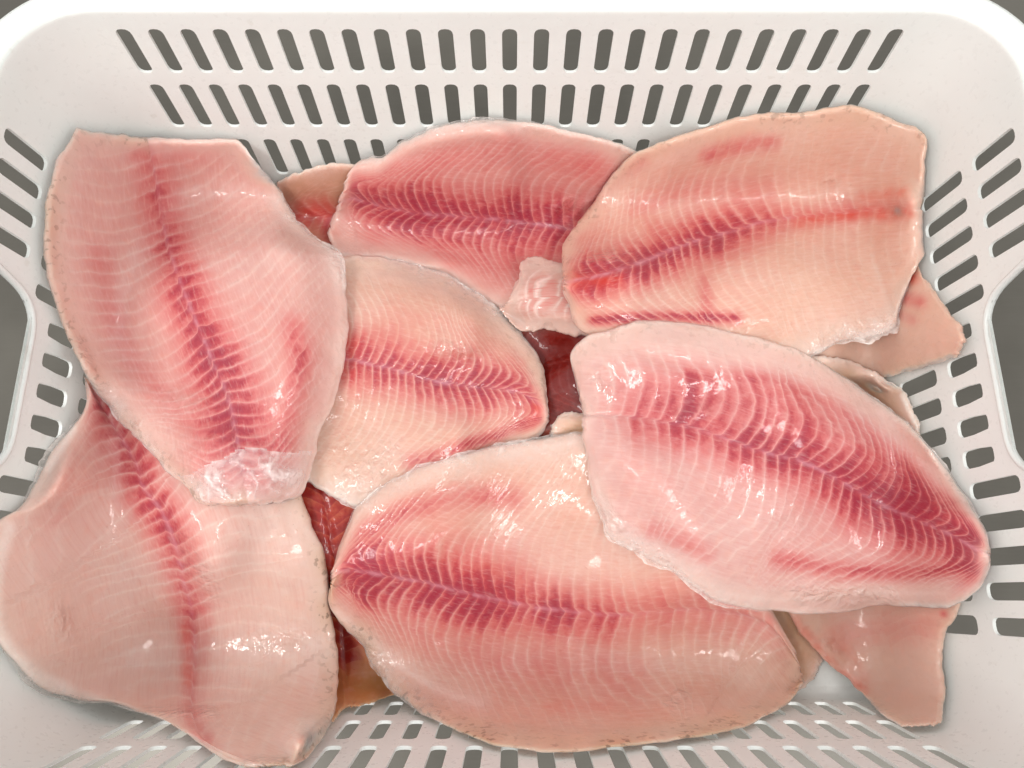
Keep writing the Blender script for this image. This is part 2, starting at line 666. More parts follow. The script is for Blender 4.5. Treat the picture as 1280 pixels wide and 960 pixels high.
    h = n.math('MULTIPLY', wn, n.math('ADD', 0.045, n.math('MULTIPLY', wet, 0.75)))
    h = n.math('ADD', h, n.math('MULTIPLY', fine, 0.008))
    h = n.math('ADD', h, n.math('MULTIPLY', line, 0.03))
    h = n.math('ADD', h, n.ramp(fine, 0.66, 0.73, 0, 0.035))
    b3 = n.bump(h, 1.0, 0.0042)
    n.put(n.b.inputs['Normal'], b3)
    n.put(n.b.inputs['Coat Normal'], b3)
    return n.m


NS, NTT = 150, 104


def build_fillet(key, f, hidden=False):
    """f: e1, mid, e2 pixel outlines (or xy metres when f['world']), tail at s = 0"""
    ns, nt = (60, 44) if hidden else (NS, NTT)
    si = np.linspace(0, 1, ns)
    si = 0.75 * si + 0.25 * (0.5 - 0.5 * np.cos(np.pi * si))
    ti = np.linspace(-1, 1, nt + 1)
    ti = 0.7 * ti + 0.3 * np.sin(np.pi * ti / 2)
    e1, mid, e2 = [curve(f[k], si) for k in ("e1", "mid", "e2")]
    seed = sum(map(ord, key))
    g = np.random.default_rng(seed)
    jag = [np.zeros((ns, 2)), np.zeros((ns, 2))]
    if not hidden:                                        # ragged cut edges
        for e in jag:
            for amp, wl in ((1.8, 4), (0.7, 1)):
                k = np.hanning(2 * wl + 3)
                for c in range(2):
                    e[:, c] += np.convolve(g.standard_normal(ns + 2 * wl + 2), k / k.sum(), 'valid')[:ns] * amp
    S, T = np.meshgrid(si, ti, indexing='ij')
    A = np.abs(T)[..., None]
    E = np.where(T[..., None] < 0, e1[:, None, :], e2[:, None, :])
    P = mid[:, None, :] * (1 - A) + E * A
    P = P + np.where(T[..., None] < 0, jag[0][:, None, :], jag[1][:, None, :]) * A ** 12
    PU, PV = P[..., 0], P[..., 1]
    if not hidden:                                        # end cuts bulge and wander a little
        w0 = np.exp(-S / 0.03) + np.exp(-(1 - S) / 0.03)
        PU = PU + w0 * 3.0 * vnoise(T * 9, S, 1.0, seed + 5)
        PV = PV + w0 * 3.0 * vnoise(T * 9, S, 1.0, seed + 6)
    world_ = f.get("world", False)
    pxmm = 1.0 if world_ else 0.40e-3                     # metres per unit
    # distance to the outline in metres
    W1 = np.hypot(*(e1 - mid).T) * pxmm
    W2 = np.hypot(*(e2 - mid).T) * pxmm
    dl = np.where(T < 0, W1[:, None], W2[:, None]) * (1 - np.abs(T))
    Lm = np.hypot(*np.diff(mid, axis=0).T).sum() * pxmm
    ds = Lm * np.minimum(S, 1 - S)
    D = np.minimum(dl, ds)
    R = f.get("bull", 0.0036)
    bull = np.sqrt(np.clip(1 - (1 - np.clip(D / R, 0, 1)) ** 2, 0, 1))
    TH = f.get("thick", 0.015)
    thin = f.get("edge_thick", 0.0040)
    lean = f.get("lean", 0.0)                             # belly half thinner
    dome = (1 - np.abs(T) ** 2.2) * (1 - 0.55 * np.abs(2 * S - 1 + 0.1) ** 3) * (1 - lean * T)
    groove = -0.0010 * f.get('groove', 1) * np.exp(-(np.abs(T) / 0.05) ** 2) * np.clip(4 * S, 0, 1)
    th = thin + (TH - thin) * np.clip(dome, 0, None)
    MB = 0.0022
    # -------- settle on the pile
    z = np.full(S.shape, 0.10)
    for it in range(7):
        if world_: X, Y = PU, PV
        else: X, Y = ray_xy(PU, PV, z)
        i, j = hm_index(X, Y)
        under = hmap[i, j]
        b = blur(under, 5)
        nb = 9 if hidden else 14
        for k in range(6):
            b = blur(np.maximum(b, under), nb)
        for k in range(2):
            b = b + 1.3 * blur(np.maximum(under - b, 0), 7)
        b = blur(b, 6) + 0.0004
        base_prev = b if it == 0 else 0.5 * b + 0.5 * base_prev
        b = base_prev
        base = b + f.get("lift", 0.0)
        if not world_:                                    # ride up the wall where the outline reaches it
            zt = base + MB
            for k in range(70):
                X, Y = ray_xy(PU, PV, zt)
                bad = sdf_wall(X, Y, zt) > -0.001
                if not bad.any(): break
                zt = np.where(bad, zt + 0.002, zt)
            up = zt - MB - base
            if up.max() > 0:
                u2 = up.copy()
                for k in range(5): u2 = blur(np.maximum(u2, up), 14)
                u2 = u2 + 1.2 * blur(np.maximum(up - u2, 0), 7)
                base = base + blur(np.maximum(u2, 0.9 * up), 5)
        z = base + MB
    if world_: X, Y = PU, PV
    else: X, Y = ray_xy(PU, PV, base + MB + 0.5 * th * bull)
    rx, ry = 0.83 * X - 0.55 * Y, 0.55 * X + 0.83 * Y
    relief = 0.0010 * vnoise(X, Y, 38, seed) + 0.0010 * vnoise(rx, ry, 61, seed + 4) + 0.0006 * vnoise(X, Y, 140, seed + 1) + 0.0004 * vnoise(rx, ry, 330, seed + 2)
    top = base + MB + (th - MB + relief + groove) * bull
    bot = base + MB - MB * bull
    if not world_:
        Xt, Yt = ray_xy(PU, PV, top)
        Xt = X + (Xt - X) * bull; Yt = Y + (Yt - Y) * bull
    else: Xt, Yt = X, Y
    i, j = hm_index(Xt, Yt)
    np.maximum.at(hmap, (i, j), top)
    # fill gaps of the splat
    # -------- pattern attributes
    midc = curve(f["mid"], np.linspace(0, 1, 40))
    s_arc, s_d, s_f = project(PU, PV, midc)
    k_ = 1.0 if not world_ else 2500.0
    tt = np.abs(T)
    chev = f.get("chev", 1.0)
    tail = np.clip(1.25 - s_f, 0.25, 1.3)
    lat = s_d * k_
    gsh = -20 * np.sin(np.pi * np.clip(tt / 0.66, 0, 1)) * tail + 230 * np.clip(tt - 0.38, 0, None) ** 1.6 * tail
    tilt = np.where(T < 0, f.get("tilt", (0, 0))[0], f.get("tilt", (0, 0))[1])
    sp_px = f.get("space", 22.0) * 0.84
    prog = s_arc * k_
    # seams crowd towards the tail
    Lpx = np.hypot(*np.diff(midc, axis=0).T).sum() * k_
    prog = prog + 0.22 * Lpx * (1 - np.clip(prog / Lpx, 0, 1)) ** 2 * -1 + 0
    phase = (prog - chev * gsh - tilt * lat) / sp_px + 40 + np.where(T < 0, 0.35, 0)
    phase = phase + 1.5 * vnoise(s_f * 5 + 3, T * 0.7 + 4, 1.0, seed + 31) + 0.7 * vnoise(PU * k_, PV * k_, 0.013, seed + 33)
    red = np.zeros(S.shape); midl = np.zeros(S.shape)
    viv = np.zeros(S.shape)
    if "band" in f:
        bs = np.array(f["band"])                          # s, half width, strength
        w = np.interp(s_f, bs[:, 0], bs[:, 1]); st = np.interp(s_f, bs[:, 0], bs[:, 2])
        off = np.where(T < 0, 1, -1) * f.get("band_off", 0.0)
        w = w * (1.62 + 0.40 * vnoise(phase * 0.5, T, 1.0, seed + 21))
        red = np.maximum(st * np.exp(-(np.clip(lat + off, 0, None) / w) ** 2 * 0.9), 0.27 * st * np.exp(-(lat / (2.5 * w)) ** 2))
        midl = f.get('spine', 1.0) * np.clip(1.6 * st - 0.6, 0, 1) * np.exp(-(lat / 2.6) ** 2)
    pale = np.zeros(S.shape)
    wet = np.full(S.shape, f.get("wet", 0.05))
    for kind, line, w, st in f.get("strokes", []):
        ln = np.array(line, float)
        if len(ln) == 1: ln = np.vstack([ln, ln + 0.5])
        if len(ln) > 2: ln = curve(line, np.linspace(0, 1, 24))
        d = np.full(S.shape, 1e9)
        for q in range(len(ln) - 1):
            a, e = ln[q], ln[q + 1] - ln[q]
            t = np.clip(((PU - a[0]) * e[0] + (PV - a[1]) * e[1]) / (e @ e + 1e-9), 0, 1)
            d = np.minimum(d, np.hypot(PU - a[0] - e[0] * t, PV - a[1] - e[1] * t))
        m = st * np.exp(-(d / w) ** 2)
        if kind == 'r': red = np.maximum(red, m) + 0.35 * np.minimum(red, m)
        elif kind == 'v': viv = np.maximum(viv, m)
        elif kind == 'p': pale = np.maximum(pale, m)
        elif kind == 'w': wet = np.maximum(wet, m)
    rag = 0.5 + vnoise(PU, PV, 0.03 * (1 / 1 if not world_ else 2500), seed + 9) * 0.9
    Dm = D * 1000
    rim = np.exp(-(Dm / (3.0 + 6.5 * np.clip(rag, 0, 1))) ** 2)
    pe = f.get("pale_edge", (0.8, 0.8))
    pale = np.maximum(pale, rim * np.where(T < 0, pe[0], pe[1]))
    red = red * (1 - 0.75 * rim) * (1 + 0.3 * vnoise(PU, PV, 0.02 * (1 if not world_ else 2500), seed + 11))
    red = red + f.get("blush", 0.0)
    wet = np.maximum(wet, f.get("wet_edge", 0.35) * np.exp(-(Dm / 5.0) ** 2) * (0.4 + np.clip(rag, 0, 1)))
    sk = f.get("specks", (0, 0))
    speck = np.where(T < 0, sk[0], sk[1]) * np.exp(-(Dm / 8.0) ** 2) * np.clip(rag * 1.6 - 0.1, 0, 1)
    speck = np.maximum(speck, 0.10 * f.get("dots", 0.3) * np.clip(tt, 0, 1) ** 2)
    sept = np.clip(Dm / 9 - 0.55, 0, 1) * f.get("seams", 1.0) * np.clip(1.1 - 0.25 * vnoise(PU, PV, 0.012, seed + 3) * 4, 0.3, 1)
    # -------- mesh: top grid + inner bottom grid, sharing the outline
    nv = nt + 1
    topi = np.arange(ns * nv).reshape(ns, nv)
    boti = topi.copy()
    inner = np.arange((ns - 2) * (nv - 2)).reshape(ns - 2, nv - 2) + ns * nv
    boti[1:-1, 1:-1] = inner
    V1 = np.stack([Xt, Yt, top], -1).reshape(-1, 3)
    V2 = np.stack([X, Y, bot], -1)[1:-1, 1:-1].reshape(-1, 3)
    verts = np.vstack([V1, V2])
    q1 = np.stack([topi[:-1, :-1], topi[1:, :-1], topi[1:, 1:], topi[:-1, 1:]], -1).reshape(-1, 4)
    q2 = np.stack([boti[:-1, :-1], boti[:-1, 1:], boti[1:, 1:], boti[1:, :-1]], -1).reshape(-1, 4)
    a, b_, c_ = verts[q1[len(q1) // 2][0]], verts[q1[len(q1) // 2][1]], verts[q1[len(q1) // 2][3]]
    if np.cross(b_ - a, c_ - a)[2] < 0:
        q1, q2 = q1[:, ::-1], q2[:, ::-1]
    quads = np.vstack([q1, q2]).astype(np.int32)
    org = np.array([X.mean(), Y.mean(), bot.min()])
    me = bpy.data.meshes.new("fish_fillet")
    me.vertices.add(len(verts))
    me.vertices.foreach_set('co', (verts - org).astype(np.float32).ravel())
    me.loops.add(quads.size)
    me.loops.foreach_set('vertex_index', quads.ravel())
    me.polygons.add(len(quads))
    me.polygons.foreach_set('loop_start', np.arange(0, quads.size, 4, dtype=np.int32))
    me.update(calc_edges=True)
    me.polygons.foreach_set('use_smooth', np.ones(len(quads), bool))
    for nm, arr in (("phase", phase), ("red", red), ("vivid", viv), ("pale", pale), ("edge", Dm), ("wet", wet),
                    ("speck", speck), ("sept", sept), ("midline", midl), ("lat", np.where(T < 0, -lat, lat))):
        at = me.attributes.new(nm, 'FLOAT', 'POINT')
        at.data.foreach_set('value', np.concatenate([arr.ravel(), arr[1:-1, 1:-1].ravel()]).astype(np.float32))
    me.materials.append(fillet_material("fillet_flesh", f.get("flesh", FLESH), f.get("flesh2", FLESH2),
                                        f.get("redc", RED), f.get("deep", DEEP), seed % 17, f.get("sept_str", 1.0)))
    o = bpy.data.objects.new("fish_fillet", me)
    col.objects.link(o)
    o.location = org
    o["label"] = f["label"]
    o["category"] = "fish fillet"
    o["group"] = f.get("group", "fish fillets heaped in the basket")
    print("FILLET", key, "z %.3f..%.3f" % (bot.min(), top.max()), "hz top %.3f" % ((CAM_H - top.max()) / U), "len %.3f" % Lm)
    return o, dict(X=Xt, Y=Yt, top=top, S=S, T=T, D=D, bull=bull, org=org, PU=PU, PV=PV)


FLESH = lin(226, 178, 164)
FLESH2 = lin(232, 190, 178)
RED = lin(192, 80, 84)
DEEP = lin(152, 46, 66)
BEIGE = lin(214, 172, 150)
BEIGE2 = lin(222, 184, 162)
BROWN = lin(206, 150, 112)

# hidden base layers that carry the pile (metres)
TEMPLATE = dict(e1=[(0, .012), (.03, .028), (.07, .048), (.12, .058), (.17, .05), (.2, .03)],
                mid=[(-.002, 0), (.1, 0), (.205, 0)],
                e2=[(0, -.012), (.03, -.026), (.07, -.044), (.12, -.054), (.17, -.05), (.2, -.032)])


def buried(k, x, y, ang, thick):
    c, s = math.cos(math.radians(ang)), math.sin(math.radians(ang))
    f = {n: [(x + (a - .1) * c - b * s, y + (a - .1) * s + b * c) for a, b in TEMPLATE[n]] for n in ("e1", "mid", "e2")}
    f.update(world=True, thick=thick, edge_thick=thick * 0.62, label="pale pink fish fillet buried at the bottom of the heap",
             group="fish fillets buried under the heap", band=[(0, .018 * 2500, .7), (1, .012 * 2500, .4)])
    build_fillet("base%d" % k, f, True)


for k, (x, y, a_, t_) in enumerate([(-.11, .045, 4, .019), (.10, .045, 176, .019), (-.10, .165, 182, .02), (.115, .165, -3, .02),
                                   (-.155, .105, 88, .02), (-.03, .11, 95, .021), (.075, .10, -86, .02), (.16, .105, 92, .02),
                                   (-.13, .06, 3, .022), (-.12, .16, 178, .022), (.10, .175, -6, .022), (.11, .085, 175, .018), (-.165, .11, 90, .02)]):
    buried(k, x, y, a_, t_)

FILLETS = {}
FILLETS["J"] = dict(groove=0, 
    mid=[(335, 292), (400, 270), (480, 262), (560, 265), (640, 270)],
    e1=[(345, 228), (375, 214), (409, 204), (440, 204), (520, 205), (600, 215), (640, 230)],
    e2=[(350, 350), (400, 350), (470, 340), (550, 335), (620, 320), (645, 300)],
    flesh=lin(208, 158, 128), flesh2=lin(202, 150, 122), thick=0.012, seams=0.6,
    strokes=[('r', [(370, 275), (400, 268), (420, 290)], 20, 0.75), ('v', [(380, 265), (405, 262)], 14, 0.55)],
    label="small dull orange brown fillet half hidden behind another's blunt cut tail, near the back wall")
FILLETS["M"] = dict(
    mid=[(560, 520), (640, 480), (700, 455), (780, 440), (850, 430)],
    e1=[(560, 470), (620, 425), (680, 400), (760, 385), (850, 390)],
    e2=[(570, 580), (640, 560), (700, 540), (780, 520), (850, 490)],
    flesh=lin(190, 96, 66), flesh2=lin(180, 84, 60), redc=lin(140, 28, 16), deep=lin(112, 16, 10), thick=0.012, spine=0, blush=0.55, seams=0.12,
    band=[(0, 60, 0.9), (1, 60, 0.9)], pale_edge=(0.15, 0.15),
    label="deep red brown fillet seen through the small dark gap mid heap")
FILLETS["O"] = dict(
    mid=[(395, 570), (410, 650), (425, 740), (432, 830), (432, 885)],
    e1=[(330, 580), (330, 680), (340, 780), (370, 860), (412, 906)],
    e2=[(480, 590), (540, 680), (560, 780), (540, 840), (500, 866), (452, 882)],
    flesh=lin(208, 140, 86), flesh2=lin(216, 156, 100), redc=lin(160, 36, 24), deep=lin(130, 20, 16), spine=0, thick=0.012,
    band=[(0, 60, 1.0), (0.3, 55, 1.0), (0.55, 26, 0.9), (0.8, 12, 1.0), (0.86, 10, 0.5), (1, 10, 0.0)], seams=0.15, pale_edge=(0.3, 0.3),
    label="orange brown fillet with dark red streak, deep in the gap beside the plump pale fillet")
FILLETS["P"] = dict(groove=0, 
    mid=[(840, 690), (900, 740), (960, 790), (1024, 836)],
    e1=[(860, 650), (940, 690), (990, 750), (1022, 800), (1030, 824)],
    e2=[(830, 740), (880, 800), (940, 850), (990, 866), (1018, 848)],
    flesh=lin(196, 152, 118), flesh2=lin(202, 160, 128), thick=0.010, seams=0.3,
    label="narrow tan fillet corner wedged between the large crimson striped fillet and the smooth tan one")
FILLETS["I"] = dict(groove=0, 
    mid=[(1090, 640), (1095, 700), (1105, 780), (1125, 850), (1150, 909)],
    e1=[(1010, 650), (975, 700), (985, 765), (1010, 802), (1040, 832), (1077, 866), (1107, 896), (1130, 908)],
    e2=[(1170, 640), (1200, 690), (1204, 740), (1196, 769), (1181, 795), (1179, 832), (1182, 862), (1177, 906)], thick=0.012, seams=0.25, chev=0.4, dots=1.0, pale_edge=(0.1, 0.2),
    strokes=[('v', [(992, 775), (1040, 830), (1078, 862)], 9, 0.5), ('v', [(1040, 800), (1080, 850)], 14, 0.28), ('r', [(1180, 767)], 6, 0.8),
             ('r', [(1060, 790), (1160, 780)], 26, 0.28), ('w', [(1035, 805), (1045, 812)], 8, 0.7)], flesh=lin(222, 184, 166), flesh2=lin(226, 190, 174),
    label="smooth tan fillet with one orange edge, hanging into the basket's front corner")
FILLETS["H"] = dict(groove=0, 
    mid=[(880, 380), (960, 385), (1040, 390), (1120, 402), (1208, 426)],
    e1=[(880, 320), (960, 300), (1060, 290), (1135, 315), (1160, 352), (1188, 392), (1201, 405)],
    e2=[(890, 430), (960, 460), (1030, 474), (1062, 474), (1107, 472), (1160, 458), (1186, 448), (1197, 446)], thick=0.014, seams=0.2, chev=0.3, dots=1.3, pale_edge=(0.15, 0.25),
    strokes=[('v', [(1108, 352), (1140, 348)], 9, 0.85), ('r', [(1125, 372), (1150, 376)], 10, 0.55), ('r', [(1120, 390), (1140, 400)], 8, 0.3)], flesh=lin(224, 184, 164), flesh2=lin(226, 188, 170),
    label="smooth beige fillet tip poking out beneath a torn white flap, by the side wall")
FILLETS["N"] = dict(groove=0, 
    mid=[(688, 540), (720, 540), (780, 560), (860, 600)],
    e1=[(690, 530), (700, 517), (722, 515), (790, 520), (870, 570)],
    e2=[(688, 548), (705, 565), (760, 590), (850, 640)],
    flesh=lin(206, 164, 132), flesh2=lin(214, 176, 146), thick=0.010, seams=0.8, space=9, chev=0.3,
    label="tiny rounded tan fillet tip showing at the lower edge of the dark gap")
FILLETS["E"] = dict(
    mid=[(422, 256), (441, 248), (482, 259), (531, 267), (580, 271), (632, 275), (685, 282), (760, 296), (830, 300)],
    e1=[(435, 214), (449, 200), (475, 197), (501, 180), (539, 161), (580, 152), (625, 150), (677, 154), (719, 165), (760, 174), (790, 186), (835, 215)],
    e2=[(409, 290), (417, 311), (430, 320), (470, 322), (520, 334), (570, 352), (610, 379), (650, 394), (720, 400), (800, 380)],
    band=[(0, 16, 0.8), (0.15, 24, 1.0), (0.45, 28, 0.98), (0.7, 30, 0.85), (1, 30, 0.8)], blush=0.10,
    strokes=[('r', [(470, 225), (560, 205), (640, 195), (720, 205), (765, 232)], 30, 0.40), ('r', [(470, 300), (560, 315), (640, 330)], 26, 0.38),
             ('v', [(414, 290)], 8, 0.6), ('p', [(440, 207), (480, 200), (540, 172), (625, 160)], 9, 0.6), ('p', [(426, 308), (460, 318)], 8, 0.5),
             ('w', [(735, 258), (745, 250)], 9, 1.0), ('w', [(695, 262), (712, 254)], 8, 1.0)], space=18.5, flesh=lin(224, 178, 166), flesh2=lin(228, 186, 174),
    label="rosy fillet lying along the slotted back wall with its blunt cut tail exposed")
FILLETS["Q"] = dict(groove=0, 
    mid=[(960, 480), (1040, 500), (1110, 520), (1150, 545)],
    e1=[(980, 440), (1060, 450), (1110, 476), (1132, 492), (1150, 532)],
    e2=[(960, 530), (1040, 560), (1110, 580), (1160, 572)],
    flesh=lin(216, 178, 152), flesh2=lin(224, 190, 170), thick=0.010, seams=0.2,
    strokes=[('p', [(1128, 494), (1146, 535)], 9, 0.9)],
    label="sliver of pale fillet with white papery edge between the plump rosy fillet and wall slots")
FILLETS["B"] = dict(
    mid=[(105, 470), (142, 532), (169, 577), (180, 611), (203, 640), (221, 686), (231, 731), (240, 765), (244, 825), (241, 889), (262, 930), (335, 958)],
    e1=[(108, 478), (104, 514), (67, 562), (41, 611), (22, 636), (-12, 662), (-26, 730), (-12, 790), (22, 832), (49, 859), (90, 872), (142, 879), (195, 896), (225, 911), (251, 930), (277, 948), (311, 960)],
    e2=[(190, 470), (300, 540), (355, 590), (379, 626), (394, 664), (407, 697), (413, 757), (419, 787), (423, 844), (418, 892), (405, 919), (386, 945), (365, 958)],
    band=[(0, 16, 0.5), (0.12, 22, 0.85), (0.3, 22, 0.95), (0.5, 18, 0.88), (0.6, 14, 0.75), (0.68, 10, 0.55), (0.85, 9, 0.5), (0.9, 5, 0.0), (1, 5, 0.0)],
    band_off=0, chev=0.55, tilt=(0.12, -0.10), space=26, thick=0.018,
    strokes=[('v', [(232, 790), (236, 850)], 9, 0.45), ('r', [(90, 560), (70, 640)], 26, 0.20), ('p', [(92, 535), (60, 585)], 14, 0.85), ('p', [(10, 660), (-6, 730), (0, 790), (40, 840), (85, 862)], 26, 0.85),
             ('p', [(120, 830), (150, 868), (190, 888)], 12, 0.6), ('p', [(370, 650), (385, 700)], 14, 0.45), ('p', [(250, 770), (250, 880)], 5, 0.35),
             ('w', [(70, 770), (80, 790)], 14, 0.9), ('w', [(325, 805), (370, 800)], 16, 0.6), ('w', [(180, 892), (265, 892)], 9, 0.9), ('w', [(310, 955), (350, 953)], 8, 0.9), ('w', [(225, 665), (270, 750)], 14, 0.4)],
    specks=(0, 0.9), dots=0.6, pale_edge=(0.55, 0.35), flesh=lin(230, 200, 186), flesh2=lin(233, 206, 194),
    label="plump pale fillet climbing the side wall, its wide end over the front slots")
FILLETS["C"] = dict(
    mid=[(686, 519), (674, 504), (644, 490), (602, 484), (561, 480), (527, 472), (490, 461), (437, 450), (390, 442), (345, 435)],
    e1=[(685, 512), (683, 480), (676, 450), (655, 420), (632, 397), (610, 377), (584, 360), (561, 344), (527, 334), (490, 323), (434, 320), (390, 332), (350, 360)],
    e2=[(686, 526), (677, 542), (650, 560), (590, 590), (530, 620), (480, 640), (445, 634), (420, 622), (395, 608), (365, 590), (340, 560)],
    band=[(0, 14, 0.7), (0.1, 22, 0.85), (0.3, 27, 1.0), (0.6, 27, 0.98), (0.8, 26, 0.95), (1, 24, 0.8)],
    strokes=[('r', [(515, 578), (560, 565), (620, 545), (676, 524)], 13, 0.75), ('r', [(480, 400), (560, 410), (640, 450)], 28, 0.26),
             ('v', [(437, 432), (440, 462)], 14, 0.45), ('v', [(672, 512)], 10, 0.55), ('p', [(470, 590), (440, 610), (500, 560)], 24, 0.35),
             ('p', [(440, 335), (520, 350), (590, 380), (660, 440)], 12, 0.55),
             ('w', [(545, 432), (585, 442)], 12, 0.9), ('w', [(430, 560), (450, 600), (480, 570)], 26, 0.8), ('w', [(560, 500)], 8, 0.8), ('w', [(595, 480)], 8, 0.8)], space=17, specks=(0.35, 0), thick=0.016, flesh=lin(226, 192, 170), flesh2=lin(228, 198, 178),
    label="medium fillet with a wide dark red stripe, pinned under the long top fillet")
FILLETS["D"] = dict(
    mid=[(413, 724), (437, 712), (482, 720), (531, 728), (580, 741), (625, 750), (670, 759), (719, 765), (775, 769), (842, 762), (875, 762), (924, 767), (965, 785), (1001, 832)],
    e1=[(414, 715), (419, 697), (426, 675), (441, 641), (460, 622), (490, 600), (527, 583), (576, 569), (632, 556), (685, 547), (724, 541), (775, 548), (835, 585), (885, 640), (930, 700), (965, 760), (990, 805)],
    e2=[(413, 735), (413, 761), (430, 786), (449, 802), (464, 829), (486, 859), (509, 879), (535, 896), (565, 911), (602, 926), (644, 936), (700, 940), (749, 937), (811, 929), (875, 921), (920, 912), (957, 896), (987, 876), (1005, 856)],
    band=[(0, 20, 0.7), (0.08, 30, 0.95), (0.25, 34, 1.05), (0.4, 30, 1.0), (0.5, 26, 0.85), (0.65, 24, 0.6), (0.85, 24, 0.5), (0.95, 14, 0.25), (1, 10, 0.0)],
    strokes=[('r', [(440, 672), (480, 648), (525, 632), (575, 620), (640, 622)], 20, 0.62), ('r', [(440, 745), (500, 775), (580, 810), (680, 830), (780, 840)], 44, 0.42),
             ('r', [(640, 700), (560, 690), (480, 690)], 34, 0.45), ('v', [(560, 680), (640, 720)], 26, 0.14), ('v', [(690, 885), (760, 882)], 10, 0.2),
             ('p', [(420, 765), (450, 790), (490, 825), (545, 860), (600, 880)], 17, 0.75), ('p', [(445, 640), (470, 625), (540, 596)], 10, 0.6),
             ('p', [(640, 566), (720, 552)], 12, 0.7), ('p', [(650, 680), (720, 700), (780, 690)], 36, 0.45),
             ('w', [(840, 878), (850, 868)], 10, 0.8), ('w', [(990, 868), (1005, 855)], 10, 0.9), ('w', [(455, 800), (480, 850), (540, 890)], 14, 0.8), ('w', [(455, 630)], 14, 0.6)], space=22, thick=0.019, specks=(0.0, 1.0), dots=0.8, pale_edge=(0.6, 0.35), flesh=lin(226, 184, 164), flesh2=lin(230, 194, 176),
    label="large fillet with a broad crimson stripe and dark flecked outer edge above the front slots")
FILLETS["K"] = dict(groove=0, 
    mid=[(632, 380), (680, 372), (740, 372), (800, 375)],
    e1=[(640, 366), (650, 340), (652, 327), (674, 321), (700, 328), (760, 330), (800, 340)],
    e2=[(624, 384), (640, 405), (659, 416), (685, 411), (722, 420), (770, 415), (800, 405)],
    flesh=lin(206, 170, 158), flesh2=lin(212, 180, 168), thick=0.006, edge_thick=0.0035, bull=0.003, seams=4.0, sept_str=3.0, space=20, chev=0.2, pale_edge=(0.7, 0.3),
    tilt=(0.35, -0.35), label="thin translucent whitish flap of flesh between the rosy and the peach fillets")
FILLETS["F"] = dict(
    mid=[(704, 352), (740, 347), (775, 337), (812, 324), (849, 308), (905, 291), (961, 276), (1032, 268), (1085, 262), (1137, 260), (1153, 259)],
    e1=[(702, 338), (703, 305), (720, 280), (737, 259), (760, 225), (790, 193), (827, 176), (875, 161), (924, 146), (961, 140), (1010, 139), (1055, 132), (1081, 135), (1119, 150), (1149, 161), (1160, 174)],
    e2=[(705, 364), (711, 380), (716, 402), (736, 418), (790, 440), (850, 452), (920, 455), (980, 449), (1017, 443), (1047, 428), (1085, 422), (1117, 411), (1122, 390), (1133, 360), (1146, 335), (1155, 318)],
    band=[(0, 16, 1.0), (0.08, 20, 1.05), (0.3, 22, 1.08), (0.5, 22, 1.0), (0.6, 16, 0.75), (0.7, 12, 0.55), (0.85, 11, 0.5), (0.96, 10, 0.35), (1, 8, 0.0)],
    strokes=[('v', [(712, 350), (735, 352), (770, 350)], 11, 0.65), ('v', [(1000, 276), (1060, 268), (1135, 266)], 8, 0.62), ('v', [(1080, 245), (1130, 240)], 7, 0.4),
             ('r', [(885, 195), (930, 182), (965, 178)], 12, 0.6), ('r', [(735, 270), (765, 228), (800, 200)], 13, 0.45), ('r', [(800, 260), (860, 240), (960, 240)], 22, 0.36),
             ('r', [(740, 402), (800, 396), (860, 396), (920, 398)], 9, 0.85), ('r', [(880, 350), (885, 395)], 12, 0.55), ('r', [(720, 300), (760, 300)], 24, 0.3),
             ('p', [(760, 245), (800, 212), (880, 180)], 12, 0.25), ('p', [(1020, 440), (1070, 425), (1118, 408)], 8, 0.9), ('p', [(1030, 400), (1118, 380)], 24, 0.30),
             ('w', [(1030, 430), (1110, 400)], 16, 0.8), ('w', [(1038, 222)], 9, 0.8), ('w', [(745, 325), (765, 320)], 8, 0.8)], space=20, chev=0.65, specks=(0.45, 0), pale_edge=(0.35, 0.5), thick=0.017, flesh=lin(227, 187, 166), flesh2=lin(230, 193, 174),
    label="large peach fillet with bright scarlet stripe in the back corner, torn flap")
